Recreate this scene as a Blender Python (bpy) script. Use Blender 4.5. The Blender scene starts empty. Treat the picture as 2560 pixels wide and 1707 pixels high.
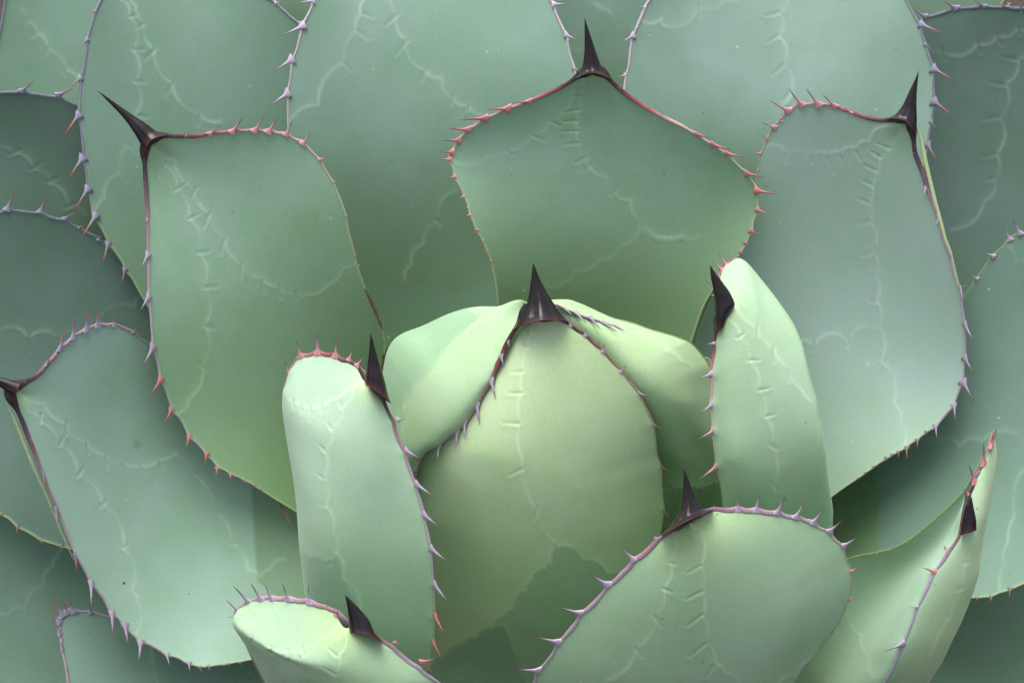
import bpy, math, random
import numpy as np
from mathutils import Vector, Matrix

random.seed(7)
rng = np.random.default_rng(7)
scene = bpy.context.scene
col = scene.collection

# ------------------------------------------------------------------ camera
S = 0.5 / 2560.0                 # metres per unit of the working plane through the plant's heart
DIST = 1.4                       # camera to that plane
PITCH = math.radians(45)         # looking down
HEART = Vector((0, 0, 0.30))
FWD = Vector((0, math.cos(PITCH), -math.sin(PITCH)))
UPV = Vector((0, math.sin(PITCH), math.cos(PITCH)))
RIGHT = Vector((1, 0, 0))
CAMP = HEART - FWD * DIST
cam = bpy.data.cameras.new('camera')
cam.sensor_width = 36.0
cam.lens = 36.0 * DIST / 0.5
cam.clip_start = 0.05
cam.clip_end = 200
cam.dof.use_dof = True
cam.dof.focus_distance = 1.40
cam.dof.aperture_fstop = 22
camo = bpy.data.objects.new('camera', cam)
camo.matrix_world = Matrix((RIGHT, UPV, -FWD)).transposed().to_4x4()
camo.location = CAMP
col.objects.link(camo)
scene.camera = camo
scene.cycles.diffuse_bounces = 8
scene.cycles.max_bounces = 10

# ------------------------------------------------------------------ daylight (bright overcast)
SUN_EL, SUN_AZ = math.radians(72), math.radians(-25)     # azimuth from +Y (behind the plant), towards -X
world = bpy.data.worlds.new('World')
scene.world = world
world.use_nodes = True
wn = world.node_tree
sky = wn.nodes.new('ShaderNodeTexSky')
sky.sky_type = 'NISHITA'
sky.sun_disc = False
sky.sun_elevation = SUN_EL
sky.sun_rotation = SUN_AZ
sky.dust_density = 5.0
sky.ozone_density = 0.6
bg = wn.nodes['Background']
hs = wn.nodes.new('ShaderNodeHueSaturation')          # thin cloud greys the blue
hs.inputs['Saturation'].default_value = 0.38
wn.links.new(sky.outputs[0], hs.inputs['Color'])
wn.links.new(hs.outputs[0], bg.inputs[0])
bg.inputs[1].default_value = 0.09
sun = bpy.data.lights.new('sun', 'SUN')
sun.energy = 1.15
sun.angle = math.radians(50)
sun.color = (1.0, 0.95, 0.86)
suno = bpy.data.objects.new('sun', sun)
sd = Vector((math.sin(SUN_AZ) * math.cos(SUN_EL), math.cos(SUN_AZ) * math.cos(SUN_EL), math.sin(SUN_EL)))
suno.rotation_euler = sd.to_track_quat('Z', 'Y').to_euler()
suno.location = (0, 0, 3)
col.objects.link(suno)
scene.view_settings.view_transform = 'Standard'
scene.view_settings.look = 'None'
scene.view_settings.gamma = 1
scene.view_settings.exposure = 1.6

# ------------------------------------------------------------------ helpers
TILE = {'A': (0, 0), 'B': (830, 0), 'C': (1660, 0), 'D': (0, 550), 'E': (830, 550), 'F': (1660, 550),
        'G': (0, 1107), 'H': (830, 1107), 'I': (1660, 1107)}
K = 900.0 / 2352.0

def pts(s):
    """text of survey points -> list of (x, y, depth or None)"""
    out = []
    t = None
    for w in s.split():
        if w in TILE:
            t = TILE[w]
            continue
        v = [float(q) for q in w.split(',')]
        out.append((t[0] + v[0] * K, t[1] + v[1] * K, v[2] if len(v) > 2 else None))
    return out

def world_pt(a):
    """(x, y, d) arrays -> metres"""
    a = np.asarray(a, float)
    z = DIST - a[..., 2] * S
    X = (a[..., 0] - 1280) * S * z / DIST
    Y = (853.5 - a[..., 1]) * S * z / DIST
    r = np.array(RIGHT); u = np.array(UPV); f = np.array(FWD); c = np.array(CAMP)
    return c + X[..., None] * r + Y[..., None] * u + z[..., None] * f

def smooth1(a, sig):
    n = int(max(1, sig * 3))
    k = np.exp(-0.5 * (np.arange(-n, n + 1) / sig) ** 2); k /= k.sum()
    p = np.concatenate([2 * a[0] - a[1:n + 1][::-1], a, 2 * a[-1] - a[-n - 1:-1][::-1]])
    return np.convolve(p, k, 'valid')

def rail(s, n=240, sig=2.2, dsig=16.0):
    """tip-to-base polyline -> n evenly spaced samples (x, y, d), softly rounded"""
    if isinstance(s, str) and s[0] == '~':
        s, sig = s[1:], 8.0
    p = pts(s) if isinstance(s, str) else s
    xy = np.array([q[:2] for q in p])
    L = np.concatenate([[0], np.cumsum(np.hypot(*np.diff(xy, axis=0).T))])
    di = [i for i, q in enumerate(p) if q[2] is not None]
    d = np.interp(L, L[di], [p[i][2] for i in di]) if di else np.zeros_like(L)
    t = np.linspace(0, L[-1], n)
    a = np.stack([np.interp(t, L, xy[:, 0]), np.interp(t, L, xy[:, 1]), np.interp(t, L, d)], 1)
    for c in (0, 1):
        a[:, c] = smooth1(a[:, c], sig)
    a[:, 2] = smooth1(a[:, 2], dsig)
    return a

def natural_spline(U, R, uu):
    """natural cubic through R[k] (k rails, each n x 3) at stations U, evaluated at uu"""
    k = len(U)
    R = np.asarray(R)
    if k == 2:
        w = ((uu - U[0]) / (U[1] - U[0]))[:, None, None]
        return R[0] * (1 - w) + R[1] * w
    h = np.diff(U)
    A = np.zeros((k, k)); B = np.zeros((k,) + R.shape[1:])
    A[0, 0] = A[-1, -1] = 1
    for i in range(1, k - 1):
        A[i, i - 1] = h[i - 1]; A[i, i] = 2 * (h[i - 1] + h[i]); A[i, i + 1] = h[i]
        B[i] = 6 * ((R[i + 1] - R[i]) / h[i] - (R[i] - R[i - 1]) / h[i - 1])
    M = np.linalg.solve(A, B.reshape(k, -1)).reshape(B.shape)
    out = np.zeros((len(uu),) + R.shape[1:])
    for j, u in enumerate(uu):
        i = min(k - 2, max(0, int(np.searchsorted(U, u, 'right') - 1)))
        a, b = (U[i + 1] - u), (u - U[i])
        out[j] = (M[i] * a ** 3 + M[i + 1] * b ** 3) / (6 * h[i]) + (R[i] / h[i] - M[i] * h[i] / 6) * a + (R[i + 1] / h[i] - M[i + 1] * h[i] / 6) * b
    return out

def seg_dist(P, A, B):
    """distance of points P (n x 2) to the nearest of the segments A-B; also position along it"""
    best = np.full(len(P), 1e9); par = np.zeros(len(P))
    for a, b in zip(A, B):
        ab = b - a
        t = np.clip(((P - a) @ ab) / max(1e-9, ab @ ab), 0, 1)
        d = np.hypot(*(P - a - t[:, None] * ab).T)
        m = d < best
        best[m] = d[m]; par[m] = t[m]
    return best, par

def inside(P, poly):
    r = np.zeros(len(P), bool)
    j = len(poly) - 1
    for i in range(len(poly)):
        xi, yi = poly[i]; xj, yj = poly[j]
        c = ((yi > P[:, 1]) != (yj > P[:, 1])) & (P[:, 0] < (xj - xi) * (P[:, 1] - yi) / (yj - yi + 1e-12) + xi)
        r ^= c
        j = i
    return r

def scallop(nodes, bow):
    """cusped line: an arc bowed to one side between successive nodes"""
    out = [nodes[0]]
    for a, b in zip(nodes[:-1], nodes[1:]):
        a = np.array(a); b = np.array(b)
        n = np.array([-(b - a)[1], (b - a)[0]])
        for q in np.linspace(0, 1, 8)[1:]:
            out.append(a + (b - a) * q + n * bow * (1 - (2 * q - 1) ** 2))
    return np.array(out)

def mesh_obj(name, V, F, mat, parent=None, attrs=None, smooth=True):
    me = bpy.data.meshes.new(name)
    V = np.asarray(V, np.float32)
    F = np.asarray(F, np.int32)
    n = F.shape[1]
    me.vertices.add(len(V)); me.vertices.foreach_set('co', V.ravel())
    me.loops.add(F.size); me.loops.foreach_set('vertex_index', F.ravel())
    me.polygons.add(len(F))
    me.polygons.foreach_set('loop_start', np.arange(0, F.size, n, dtype=np.int32))
    me.polygons.foreach_set('loop_total', np.full(len(F), n, np.int32))
    me.update(calc_edges=True)
    if smooth:
        me.polygons.foreach_set('use_smooth', np.ones(len(F), bool))
    for k, a in (attrs or {}).items():
        at = me.attributes.new(k, 'FLOAT_COLOR', 'POINT')
        a = np.asarray(a, np.float32)
        if a.shape[1] == 3:
            a = np.concatenate([a, np.ones((len(a), 1), np.float32)], 1)
        at.data.foreach_set('color', a.ravel())
    me.materials.append(mat)
    me.validate()
    o = bpy.data.objects.new(name, me)
    o.parent = parent
    col.objects.link(o)
    return o

def grid_faces(nr, nc, off=0, flip=False):
    i = np.arange(nr - 1)[:, None] * nc + np.arange(nc - 1)[None, :]
    q = np.stack([i, i + 1, i + nc + 1, i + nc], -1).reshape(-1, 4) + off
    return q[:, ::-1] if flip else q

# ------------------------------------------------------------------ materials
def new_mat(name):
    m = bpy.data.materials.new(name); m.use_nodes = True
    return m, m.node_tree, m.node_tree.nodes['Principled BSDF']

def N(nt, typ, **kw):
    n = nt.nodes.new(typ)
    for k, v in kw.items():
        setattr(n, k, v)
    return n

def mixc(nt, fac, a, b, blend='MIX'):
    n = nt.nodes.new('ShaderNodeMix'); n.data_type = 'RGBA'; n.blend_type = blend
    for sock, v in ((n.inputs[0], fac), (n.inputs[6], a), (n.inputs[7], b)):
        if hasattr(v, 'links'):
            nt.links.new(v, sock)
        else:
            sock.default_value = v if not isinstance(v, tuple) else (*v, 1)
    return n.outputs[2]

def math_n(nt, op, a, b=0.0):
    n = nt.nodes.new('ShaderNodeMath'); n.operation = op
    for sock, v in zip(n.inputs, (a, b)):
        if hasattr(v, 'links'):
            nt.links.new(v, sock)
        else:
            sock.default_value = v
    return n.outputs[0]

def noise(nt, vec, scale, detail=3, rough=0.5):
    n = nt.nodes.new('ShaderNodeTexNoise')
    n.inputs['Scale'].default_value = scale; n.inputs['Detail'].default_value = detail
    n.inputs['Roughness'].default_value = rough
    nt.links.new(vec, n.inputs['Vector'])
    return n.outputs[0]

def maprange(nt, v, a, b, c=0.0, d=1.0):
    n = nt.nodes.new('ShaderNodeMapRange')
    nt.links.new(v, n.inputs[0])
    for i, q in enumerate((a, b, c, d)):
        n.inputs[1 + i].default_value = q
    return n.outputs[0]

def leaf_material():
    m, nt, bs = new_mat('agave_leaf_skin')
    dat = N(nt, 'ShaderNodeAttribute', attribute_name='leaf_data')      # tint, wax line and lit dent lips, bloom zone, base green and shade
    pos = N(nt, 'ShaderNodeAttribute', attribute_name='leaf_place')     # across, along, towards the spine, distance to edge
    sp = nt.nodes.new('ShaderNodeSeparateColor'); nt.links.new(dat.outputs['Color'], sp.inputs[0])
    tint, wax, zone, base = sp.outputs[0], sp.outputs[1], sp.outputs[2], dat.outputs['Alpha']
    sq = nt.nodes.new('ShaderNodeSeparateColor'); nt.links.new(pos.outputs['Color'], sq.inputs[0])
    tip = sq.outputs[2]
    obj = nt.nodes.new('ShaderNodeTexCoord').outputs['Object']
    big = noise(nt, obj, 14, 3, 0.55)
    med = noise(nt, obj, 60, 4, 0.6)
    fine = noise(nt, obj, 1500, 2, 0.7)
    st = nt.nodes.new('ShaderNodeCombineXYZ')
    nt.links.new(math_n(nt, 'MULTIPLY', sq.outputs[0], 70), st.inputs[0])
    nt.links.new(math_n(nt, 'MULTIPLY', sq.outputs[1], 5), st.inputs[1])
    stri = noise(nt, st.outputs[0], 1.0, 3, 0.6)
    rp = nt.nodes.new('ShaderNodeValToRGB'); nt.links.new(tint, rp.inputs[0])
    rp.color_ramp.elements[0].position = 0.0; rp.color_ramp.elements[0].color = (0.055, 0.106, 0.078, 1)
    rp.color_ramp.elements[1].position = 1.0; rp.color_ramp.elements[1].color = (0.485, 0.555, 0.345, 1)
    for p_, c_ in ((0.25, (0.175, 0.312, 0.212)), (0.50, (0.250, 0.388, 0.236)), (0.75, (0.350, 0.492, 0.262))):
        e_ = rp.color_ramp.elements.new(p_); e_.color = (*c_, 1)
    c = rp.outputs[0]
    wash = mixc(nt, 1.0, c, (1.22, 1.15, 1.34), 'MULTIPLY')
    blm = N(nt, 'ShaderNodeAttribute', attribute_name='leaf_bloom')
    sbl = nt.nodes.new('ShaderNodeSeparateColor'); nt.links.new(blm.outputs['Color'], sbl.inputs[0])
    green = mixc(nt, 1.0, c, (0.82, 0.98, 0.72), 'MULTIPLY')
    # grey-blue bloom of wax lies in patches; where it is thin the green shows
    c = mixc(nt, maprange(nt, big, 0.42, 0.68, 0, 0.75), c, wash)
    c = mixc(nt, maprange(nt, med, 0.50, 0.75, 0, 0.6), c, green)
    c = mixc(nt, maprange(nt, stri, 0.45, 0.75, 0, 0.22), c, wash)
    c = mixc(nt, math_n(nt, 'MULTIPLY', sbl.outputs[0], maprange(nt, big, 0.30, 0.62, 0.55, 1.15)), c, (0.310, 0.425, 0.395))
    c = mixc(nt, math_n(nt, 'MULTIPLY', base, 0.90), c, (0.108, 0.192, 0.080))  # leaf bases: green under thin wax, with shade between leaves darkened into it
    c = mixc(nt, math_n(nt, 'MULTIPLY', tip, 0.6), c, (0.36, 0.47, 0.17))
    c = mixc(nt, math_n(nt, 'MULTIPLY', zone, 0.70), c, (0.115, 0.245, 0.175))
    c = mixc(nt, math_n(nt, 'MULTIPLY', wax, 0.52), c, mixc(nt, 0.25, mixc(nt, 1.0, c, (1.50, 1.42, 1.50), 'MULTIPLY'), (0.48, 0.58, 0.48)))
    dark = mixc(nt, 1.0, c, (0.72, 0.80, 0.76), 'MULTIPLY')
    c = mixc(nt, maprange(nt, fine, 0.44, 0.66, 0, 0.55), c, dark)
    # paler skin right at the edge
    c = mixc(nt, maprange(nt, pos.outputs['Alpha'], 0.0, 0.09, 0.35, 0.0), c, (0.36, 0.45, 0.25))
    v2 = nt.nodes.new('ShaderNodeTexVoronoi'); v2.inputs['Scale'].default_value = 150
    nt.links.new(obj, v2.inputs['Vector'])
    s2 = nt.nodes.new('ShaderNodeSeparateColor'); nt.links.new(v2.outputs['Color'], s2.inputs[0])
    dust = math_n(nt, 'MULTIPLY', maprange(nt, v2.outputs['Distance'], 0.06, 0.13, 1, 0), maprange(nt, s2.outputs[0], 0.93, 0.95, 0, 1))
    c = mixc(nt, math_n(nt, 'MULTIPLY', dust, 0.5), c, (0.50, 0.54, 0.42))
    grime = math_n(nt, 'MULTIPLY', maprange(nt, v2.outputs['Distance'], 0.05, 0.12, 1, 0), maprange(nt, s2.outputs[1], 0.95, 0.97, 0, 1))
    c = mixc(nt, math_n(nt, 'MULTIPLY', grime, 0.6), c, (0.07, 0.08, 0.04))
    # rubbed, blotchy wax
    rub = noise(nt, obj, 34, 5, 0.65)
    c = mixc(nt, maprange(nt, rub, 0.54, 0.66, 0, 0.22), c, mixc(nt, 1.0, c, (0.80, 0.93, 0.76), 'MULTIPLY'))
    c = mixc(nt, maprange(nt, rub, 0.46, 0.34, 0, 0.20), c, mixc(nt, 1.0, c, (1.18, 1.12, 1.22), 'MULTIPLY'))
    # sparse dull spots
    vor = nt.nodes.new('ShaderNodeTexVoronoi'); vor.inputs['Scale'].default_value = 26
    nt.links.new(obj, vor.inputs['Vector'])
    sc = nt.nodes.new('ShaderNodeSeparateColor'); nt.links.new(vor.outputs['Color'], sc.inputs[0])
    spot = math_n(nt, 'MULTIPLY', maprange(nt, vor.outputs['Distance'], 0.05, 0.09, 1, 0), maprange(nt, sc.outputs[0], 0.90, 0.92, 0, 1))
    c = mixc(nt, math_n(nt, 'MULTIPLY', spot, 0.35), c, (0.10, 0.19, 0.10))
    nt.links.new(c, bs.inputs['Base Color'])
    bs.inputs['Roughness'].default_value = 0.55
    bs.inputs['Specular IOR Level'].default_value = 0.28
    bs.inputs['Sheen Weight'].default_value = 0.12
    bs.inputs['Sheen Roughness'].default_value = 0.5
    bs.inputs['Subsurface Weight'].default_value = 0.12
    bs.inputs['Subsurface Radius'].default_value = (0.4, 0.8, 0.25)
    bs.inputs['Subsurface Scale'].default_value = 0.006
    bu = nt.nodes.new('ShaderNodeBump'); bu.inputs['Strength'].default_value = 0.16; bu.inputs['Distance'].default_value = 0.0006
    hh = math_n(nt, 'ADD', math_n(nt, 'MULTIPLY', fine, 0.6), math_n(nt, 'MULTIPLY', stri, 0.25))
    nt.links.new(hh, bu.inputs['Height']); nt.links.new(bu.outputs[0], bs.inputs['Normal'])
    return m

def horn_material(name, rough=0.45):
    """horny edge: colour baked per vertex, thin bluish bloom and tiny cracks"""
    m, nt, bs = new_mat(name)
    at = N(nt, 'ShaderNodeAttribute', attribute_name='horn')
    obj = nt.nodes.new('ShaderNodeTexCoord').outputs['Object']
    n1 = noise(nt, obj, 260, 4, 0.65); n2 = noise(nt, obj, 1600, 2, 0.6)
    c = mixc(nt, maprange(nt, n1, 0.45, 0.75, 0, 0.35), at.outputs['Color'], mixc(nt, 0.5, at.outputs['Color'], (0.26, 0.27, 0.34)))
    c = mixc(nt, maprange(nt, n2, 0.50, 0.68, 0, 0.6), c, mixc(nt, 1.0, c, (0.5, 0.42, 0.45), 'MULTIPLY'))
    nt.links.new(c, bs.inputs['Base Color'])
    bs.inputs['Roughness'].default_value = rough
    bs.inputs['Specular IOR Level'].default_value = 0.4
    bu = nt.nodes.new('ShaderNodeBump'); bu.inputs['Strength'].default_value = 0.3; bu.inputs['Distance'].default_value = 0.0005
    nt.links.new(n1, bu.inputs['Height']); nt.links.new(bu.outputs[0], bs.inputs['Normal'])
    return m

def spine_material():
    m, nt, bs = new_mat('dark_spine_horn')
    at = N(nt, 'ShaderNodeAttribute', attribute_name='horn')            # (towards tip, across, 0)
    sp = nt.nodes.new('ShaderNodeSeparateColor'); nt.links.new(at.outputs['Color'], sp.inputs[0])
    obj = nt.nodes.new('ShaderNodeTexCoord').outputs['Object']
    n1 = noise(nt, obj, 90, 4, 0.6); n2 = noise(nt, obj, 1400, 2, 0.6)
    r = nt.nodes.new('ShaderNodeValToRGB')
    r.color_ramp.elements[0].position = 0.0; r.color_ramp.elements[0].color = (0.10, 0.012, 0.014, 1)
    r.color_ramp.elements[1].position = 1.0; r.color_ramp.elements[1].color = (0.006, 0.004, 0.004, 1)
    e = r.color_ramp.elements.new(0.05); e.color = (0.022, 0.007, 0.009, 1)
    e = r.color_ramp.elements.new(0.16); e.color = (0.010, 0.006, 0.007, 1)
    nt.links.new(sp.outputs[0], r.inputs[0])
    # grey-blue bloom rubbed off on the flanks and at the point
    blo = math_n(nt, 'MULTIPLY', maprange(nt, n1, 0.46, 0.66, 0, 1), maprange(nt, sp.outputs[0], 0.10, 0.75, 0.40, 0.0))
    c = mixc(nt, blo, r.outputs[0], (0.032, 0.034, 0.052))
    c = mixc(nt, maprange(nt, n2, 0.60, 0.72, 0, 0.2), c, (0.05, 0.04, 0.05))
    nt.links.new(c, bs.inputs['Base Color'])
    bs.inputs['Roughness'].default_value = 0.24
    bs.inputs['Specular IOR Level'].default_value = 0.28
    return m

def tooth_material(name, stops):
    m, nt, bs = new_mat(name)
    obj = nt.nodes.new('ShaderNodeTexCoord').outputs['Object']
    sx = nt.nodes.new('ShaderNodeSeparateXYZ'); nt.links.new(obj, sx.inputs[0])
    r = nt.nodes.new('ShaderNodeValToRGB')
    r.color_ramp.elements[0].position = stops[0][0]; r.color_ramp.elements[0].color = (*stops[0][1], 1)
    r.color_ramp.elements[1].position = stops[-1][0]; r.color_ramp.elements[1].color = (*stops[-1][1], 1)
    for p, c in stops[1:-1]:
        e = r.color_ramp.elements.new(p); e.color = (*c, 1)
    inf = nt.nodes.new('ShaderNodeObjectInfo')
    z = math_n(nt, 'ADD', sx.outputs[2], maprange(nt, inf.outputs['Random'], 0, 1, -0.12, 0.12))
    nt.links.new(z, r.inputs[0])
    n1 = noise(nt, obj, 6, 3, 0.6)
    c = mixc(nt, maprange(nt, n1, 0.45, 0.7, 0, 0.35), r.outputs[0], (0.22, 0.18, 0.24))
    nt.links.new(c, bs.inputs['Base Color'])
    bs.inputs['Roughness'].default_value = 0.42
    return m

M_LEAF = leaf_material()
M_HORN = horn_material('horny_leaf_edge')
M_SPINE = spine_material()
M_TOOTH = {
    'pink': tooth_material('tooth_pink', [(0.0, (0.46, 0.20, 0.24)), (0.45, (0.34, 0.17, 0.24)), (0.75, (0.15, 0.06, 0.08)), (1.0, (0.05, 0.02, 0.025))]),
    'red': tooth_material('tooth_red', [(0.0, (0.22, 0.20, 0.30)), (0.40, (0.16, 0.12, 0.17)), (0.60, (0.32, 0.055, 0.04)), (1.0, (0.26, 0.03, 0.018))]),
    'lilac': tooth_material('tooth_lilac', [(0.0, (0.36, 0.28, 0.38)), (0.45, (0.27, 0.21, 0.32)), (0.75, (0.13, 0.065, 0.09)), (1.0, (0.05, 0.02, 0.025))]),
    'rose': tooth_material('tooth_rose', [(0.0, (0.50, 0.17, 0.17)), (0.40, (0.34, 0.09, 0.10)), (0.70, (0.14, 0.04, 0.05)), (1.0, (0.05, 0.02, 0.025))]),
    'brown': tooth_material('tooth_brown', [(0.0, (0.22, 0.20, 0.13)), (0.35, (0.22, 0.07, 0.05)), (1.0, (0.09, 0.03, 0.025))]),
}
# horny edge colours, (distance from the spine 0..1, colour, radius factor)
EDGE = {
    'pink': [(0, (0.010, 0.005, 0.006), 3.4), (0.022, (0.012, 0.005, 0.006), 3.0), (0.045, (0.022, 0.006, 0.008), 1.9), (0.08, (0.065, 0.012, 0.015), 1.35), (0.15, (0.26, 0.065, 0.070), 1.0), (0.26, (0.42, 0.24, 0.25), 0.85), (0.42, (0.42, 0.38, 0.30), 0.55), (0.60, (0.33, 0.40, 0.20), 0.4), (1, (0.25, 0.33, 0.15), 0.3)],
    'lilac': [(0, (0.010, 0.005, 0.007), 3.4), (0.022, (0.012, 0.006, 0.008), 3.0), (0.05, (0.022, 0.010, 0.014), 1.9), (0.09, (0.075, 0.030, 0.045), 1.4), (0.17, (0.24, 0.13, 0.17), 1.0), (0.35, (0.34, 0.27, 0.34), 0.95), (0.62, (0.34, 0.31, 0.36), 0.7), (0.8, (0.30, 0.36, 0.22), 0.4), (1, (0.25, 0.33, 0.15), 0.3)],
    'band': [(0, (0.012, 0.007, 0.010), 2.2), (0.03, (0.03, 0.018, 0.026), 1.7), (0.07, (0.20, 0.11, 0.15), 1.1), (0.13, (0.33, 0.19, 0.25), 1.0), (0.25, (0.34, 0.25, 0.31), 0.95), (0.34, (0.40, 0.30, 0.30), 0.6), (0.42, (0.33, 0.38, 0.24), 0.32), (1, (0.25, 0.33, 0.15), 0.2)],
    'longband': [(0, (0.012, 0.007, 0.010), 2.2), (0.03, (0.03, 0.018, 0.026), 1.7), (0.08, (0.20, 0.11, 0.15), 1.1), (0.16, (0.31, 0.17, 0.22), 1.0), (0.30, (0.35, 0.25, 0.31), 0.95), (0.6, (0.33, 0.27, 0.32), 0.8), (1, (0.30, 0.33, 0.2), 0.3)],
    'grey': [(0, (0.08, 0.08, 0.11), 1.1), (0.2, (0.115, 0.125, 0.175), 1.0), (0.5, (0.115, 0.125, 0.175), 0.95), (0.62, (0.22, 0.28, 0.16), 0.6), (1, (0.24, 0.32, 0.14), 0.4)],
    'folded': [(0, (0.20, 0.07, 0.07), .3), (.05, (.24, .22, .27), .7), (.11, (.10, .08, .10), 1.0), (.17, (.022, .010, .013), 1.5), (.27, (.06, .022, .03), 1.4), (.33, (.20, .10, .14), 1.1), (.42, (.30, .25, .33), .95), (.8, (.32, .30, .37), .7), (1, (.3, .3, .3), .4)],
    'green': [(0, (0.30, 0.38, 0.18), 0.6), (1, (0.24, 0.32, 0.14), 0.4)],
}

# ------------------------------------------------------------------ tooth shapes (shared meshes, unit height along z)
def tooth_mesh(name, mat, bend, flare):
    V, F = [], []
    rings, seg = 9, 8
    for i in range(rings):
        z = (i / (rings - 1)) ** 1.35
        w = 0.155 * (1 - z) ** 0.8 + 0.42 * flare * math.exp(-z / 0.095) * (1 - z)
        th = 0.26 * (1 - z) ** 0.8 + 0.10 * math.exp(-(z / 0.14) ** 2)
        cx = bend * z * z
        if i == rings - 1:
            w = th = 0.012
        for k in range(seg):
            a = 2 * math.pi * k / seg
            V.append((cx + w * math.cos(a), th * math.sin(a), z if i else -0.10))
    for i in range(rings - 1):
        for k in range(seg):
            F.append((i * seg + k, i * seg + (k + 1) % seg, (i + 1) * seg + (k + 1) % seg, (i + 1) * seg + k))
    me = bpy.data.meshes.new(name)
    me.from_pydata(V, [], F + [tuple(range((rings - 1) * seg, rings * seg))])
    me.polygons.foreach_set('use_smooth', [True] * len(me.polygons))
    me.materials.append(mat)
    return me

TOOTH = {k: [tooth_mesh('tooth', m, b, f) for b, f in ((0.10, 0.85), (-0.12, 0.75), (0.02, 1.0))] for k, m in M_TOOTH.items()}

# ------------------------------------------------------------------ the plant
plant = bpy.data.objects.new('agave_plant', None)
plant['label'] = 'large blue-green agave rosette with dark terminal spines and red-toothed leaf edges'
plant['category'] = 'agave'
col.objects.link(plant)

def place_tooth(leaf, base, tip, edge, style, wide=None):
    """base, tip: (x, y) survey; edge: rail samples (x, y, d) the tooth sits on"""
    k = int(np.argmin((edge[:, 0] - base[0]) ** 2 + (edge[:, 1] - base[1]) ** 2))
    d = edge[k, 2]
    k0, k1 = max(0, k - 2), min(len(edge) - 1, k + 2)
    ln = math.hypot(tip[0] - base[0], tip[1] - base[1])
    W = world_pt(np.array([[base[0], base[1], d + 2], [tip[0], tip[1], d + 4 + 0.30 * ln], edge[k0], edge[k1]]))
    b, t, e0, e1 = [Vector(w) for w in W]
    zax = (t - b) * 1.14
    L = zax.length
    zn = zax.normalized()
    xa = e1 - e0
    xa = (xa - zn * xa.dot(zn))
    if xa.length < 1e-7:
        xa = zn.orthogonal()
    xa.normalize()
    ya = zn.cross(xa)
    wd = (wide or max(11.0, min(0.48 * ln + 7, 30))) * S
    o = bpy.data.objects.new('tooth', random.choice(TOOTH[style]))
    o.matrix_world = Matrix(((xa.x * wd, ya.x * wd * .55, zax.x, b.x), (xa.y * wd, ya.y * wd * .55, zax.y, b.y), (xa.z * wd, ya.z * wd * .55, zax.z, b.z), (0, 0, 0, 1)))
    o.parent = leaf
    col.objects.link(o)

def edge_tube(leaf, e, stops, r0, t_end=1.0, name='horny_margin'):
    """horny edge swept along a rail"""
    n = max(8, int(len(e) * t_end))
    e = e[:n].copy()
    e[:, 2] += 2.5
    t = np.linspace(0, t_end, n)
    P = world_pt(e)
    T = np.gradient(P, axis=0); T /= np.linalg.norm(T, axis=1)[:, None] + 1e-12
    cf = -np.array(FWD)
    A = np.cross(T, cf); A /= np.linalg.norm(A, axis=1)[:, None] + 1e-12
    Bv = np.cross(A, T)
    sx = [s[0] for s in stops]
    rad = np.interp(t, sx, [s[2] for s in stops]) * r0 * S
    ph = np.arange(n) * (2.0 / max(1e-6, S)) * 0 + np.cumsum(np.r_[0, np.linalg.norm(np.diff(P, axis=0), axis=1)]) / S
    rad = rad * (1 + (0.20 if name == 'horny_margin' else 0.05) * np.sin(ph * 0.045 + 2.0 * np.sin(ph * .017)))
    colr = np.stack([np.interp(t, sx, [s[1][c] for s in stops]) for c in range(3)], 1)
    seg = 8
    V, C = [], []
    for k in range(seg):
        a = 2 * math.pi * k / seg
        V.append(P + (A * math.cos(a) + Bv * math.sin(a) * 0.26) * rad[:, None])
        C.append(colr)
    V = np.stack(V, 1).reshape(-1, 3); C = np.stack(C, 1).reshape(-1, 3)
    i = np.arange(n - 1)[:, None] * seg; k = np.arange(seg)[None, :]
    F = np.stack([i + k, i + (k + 1) % seg, i + seg + (k + 1) % seg, i + seg + k], -1).reshape(-1, 4)
    return mesh_obj(name, V, F, M_HORN, leaf, {'horn': C})

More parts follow.
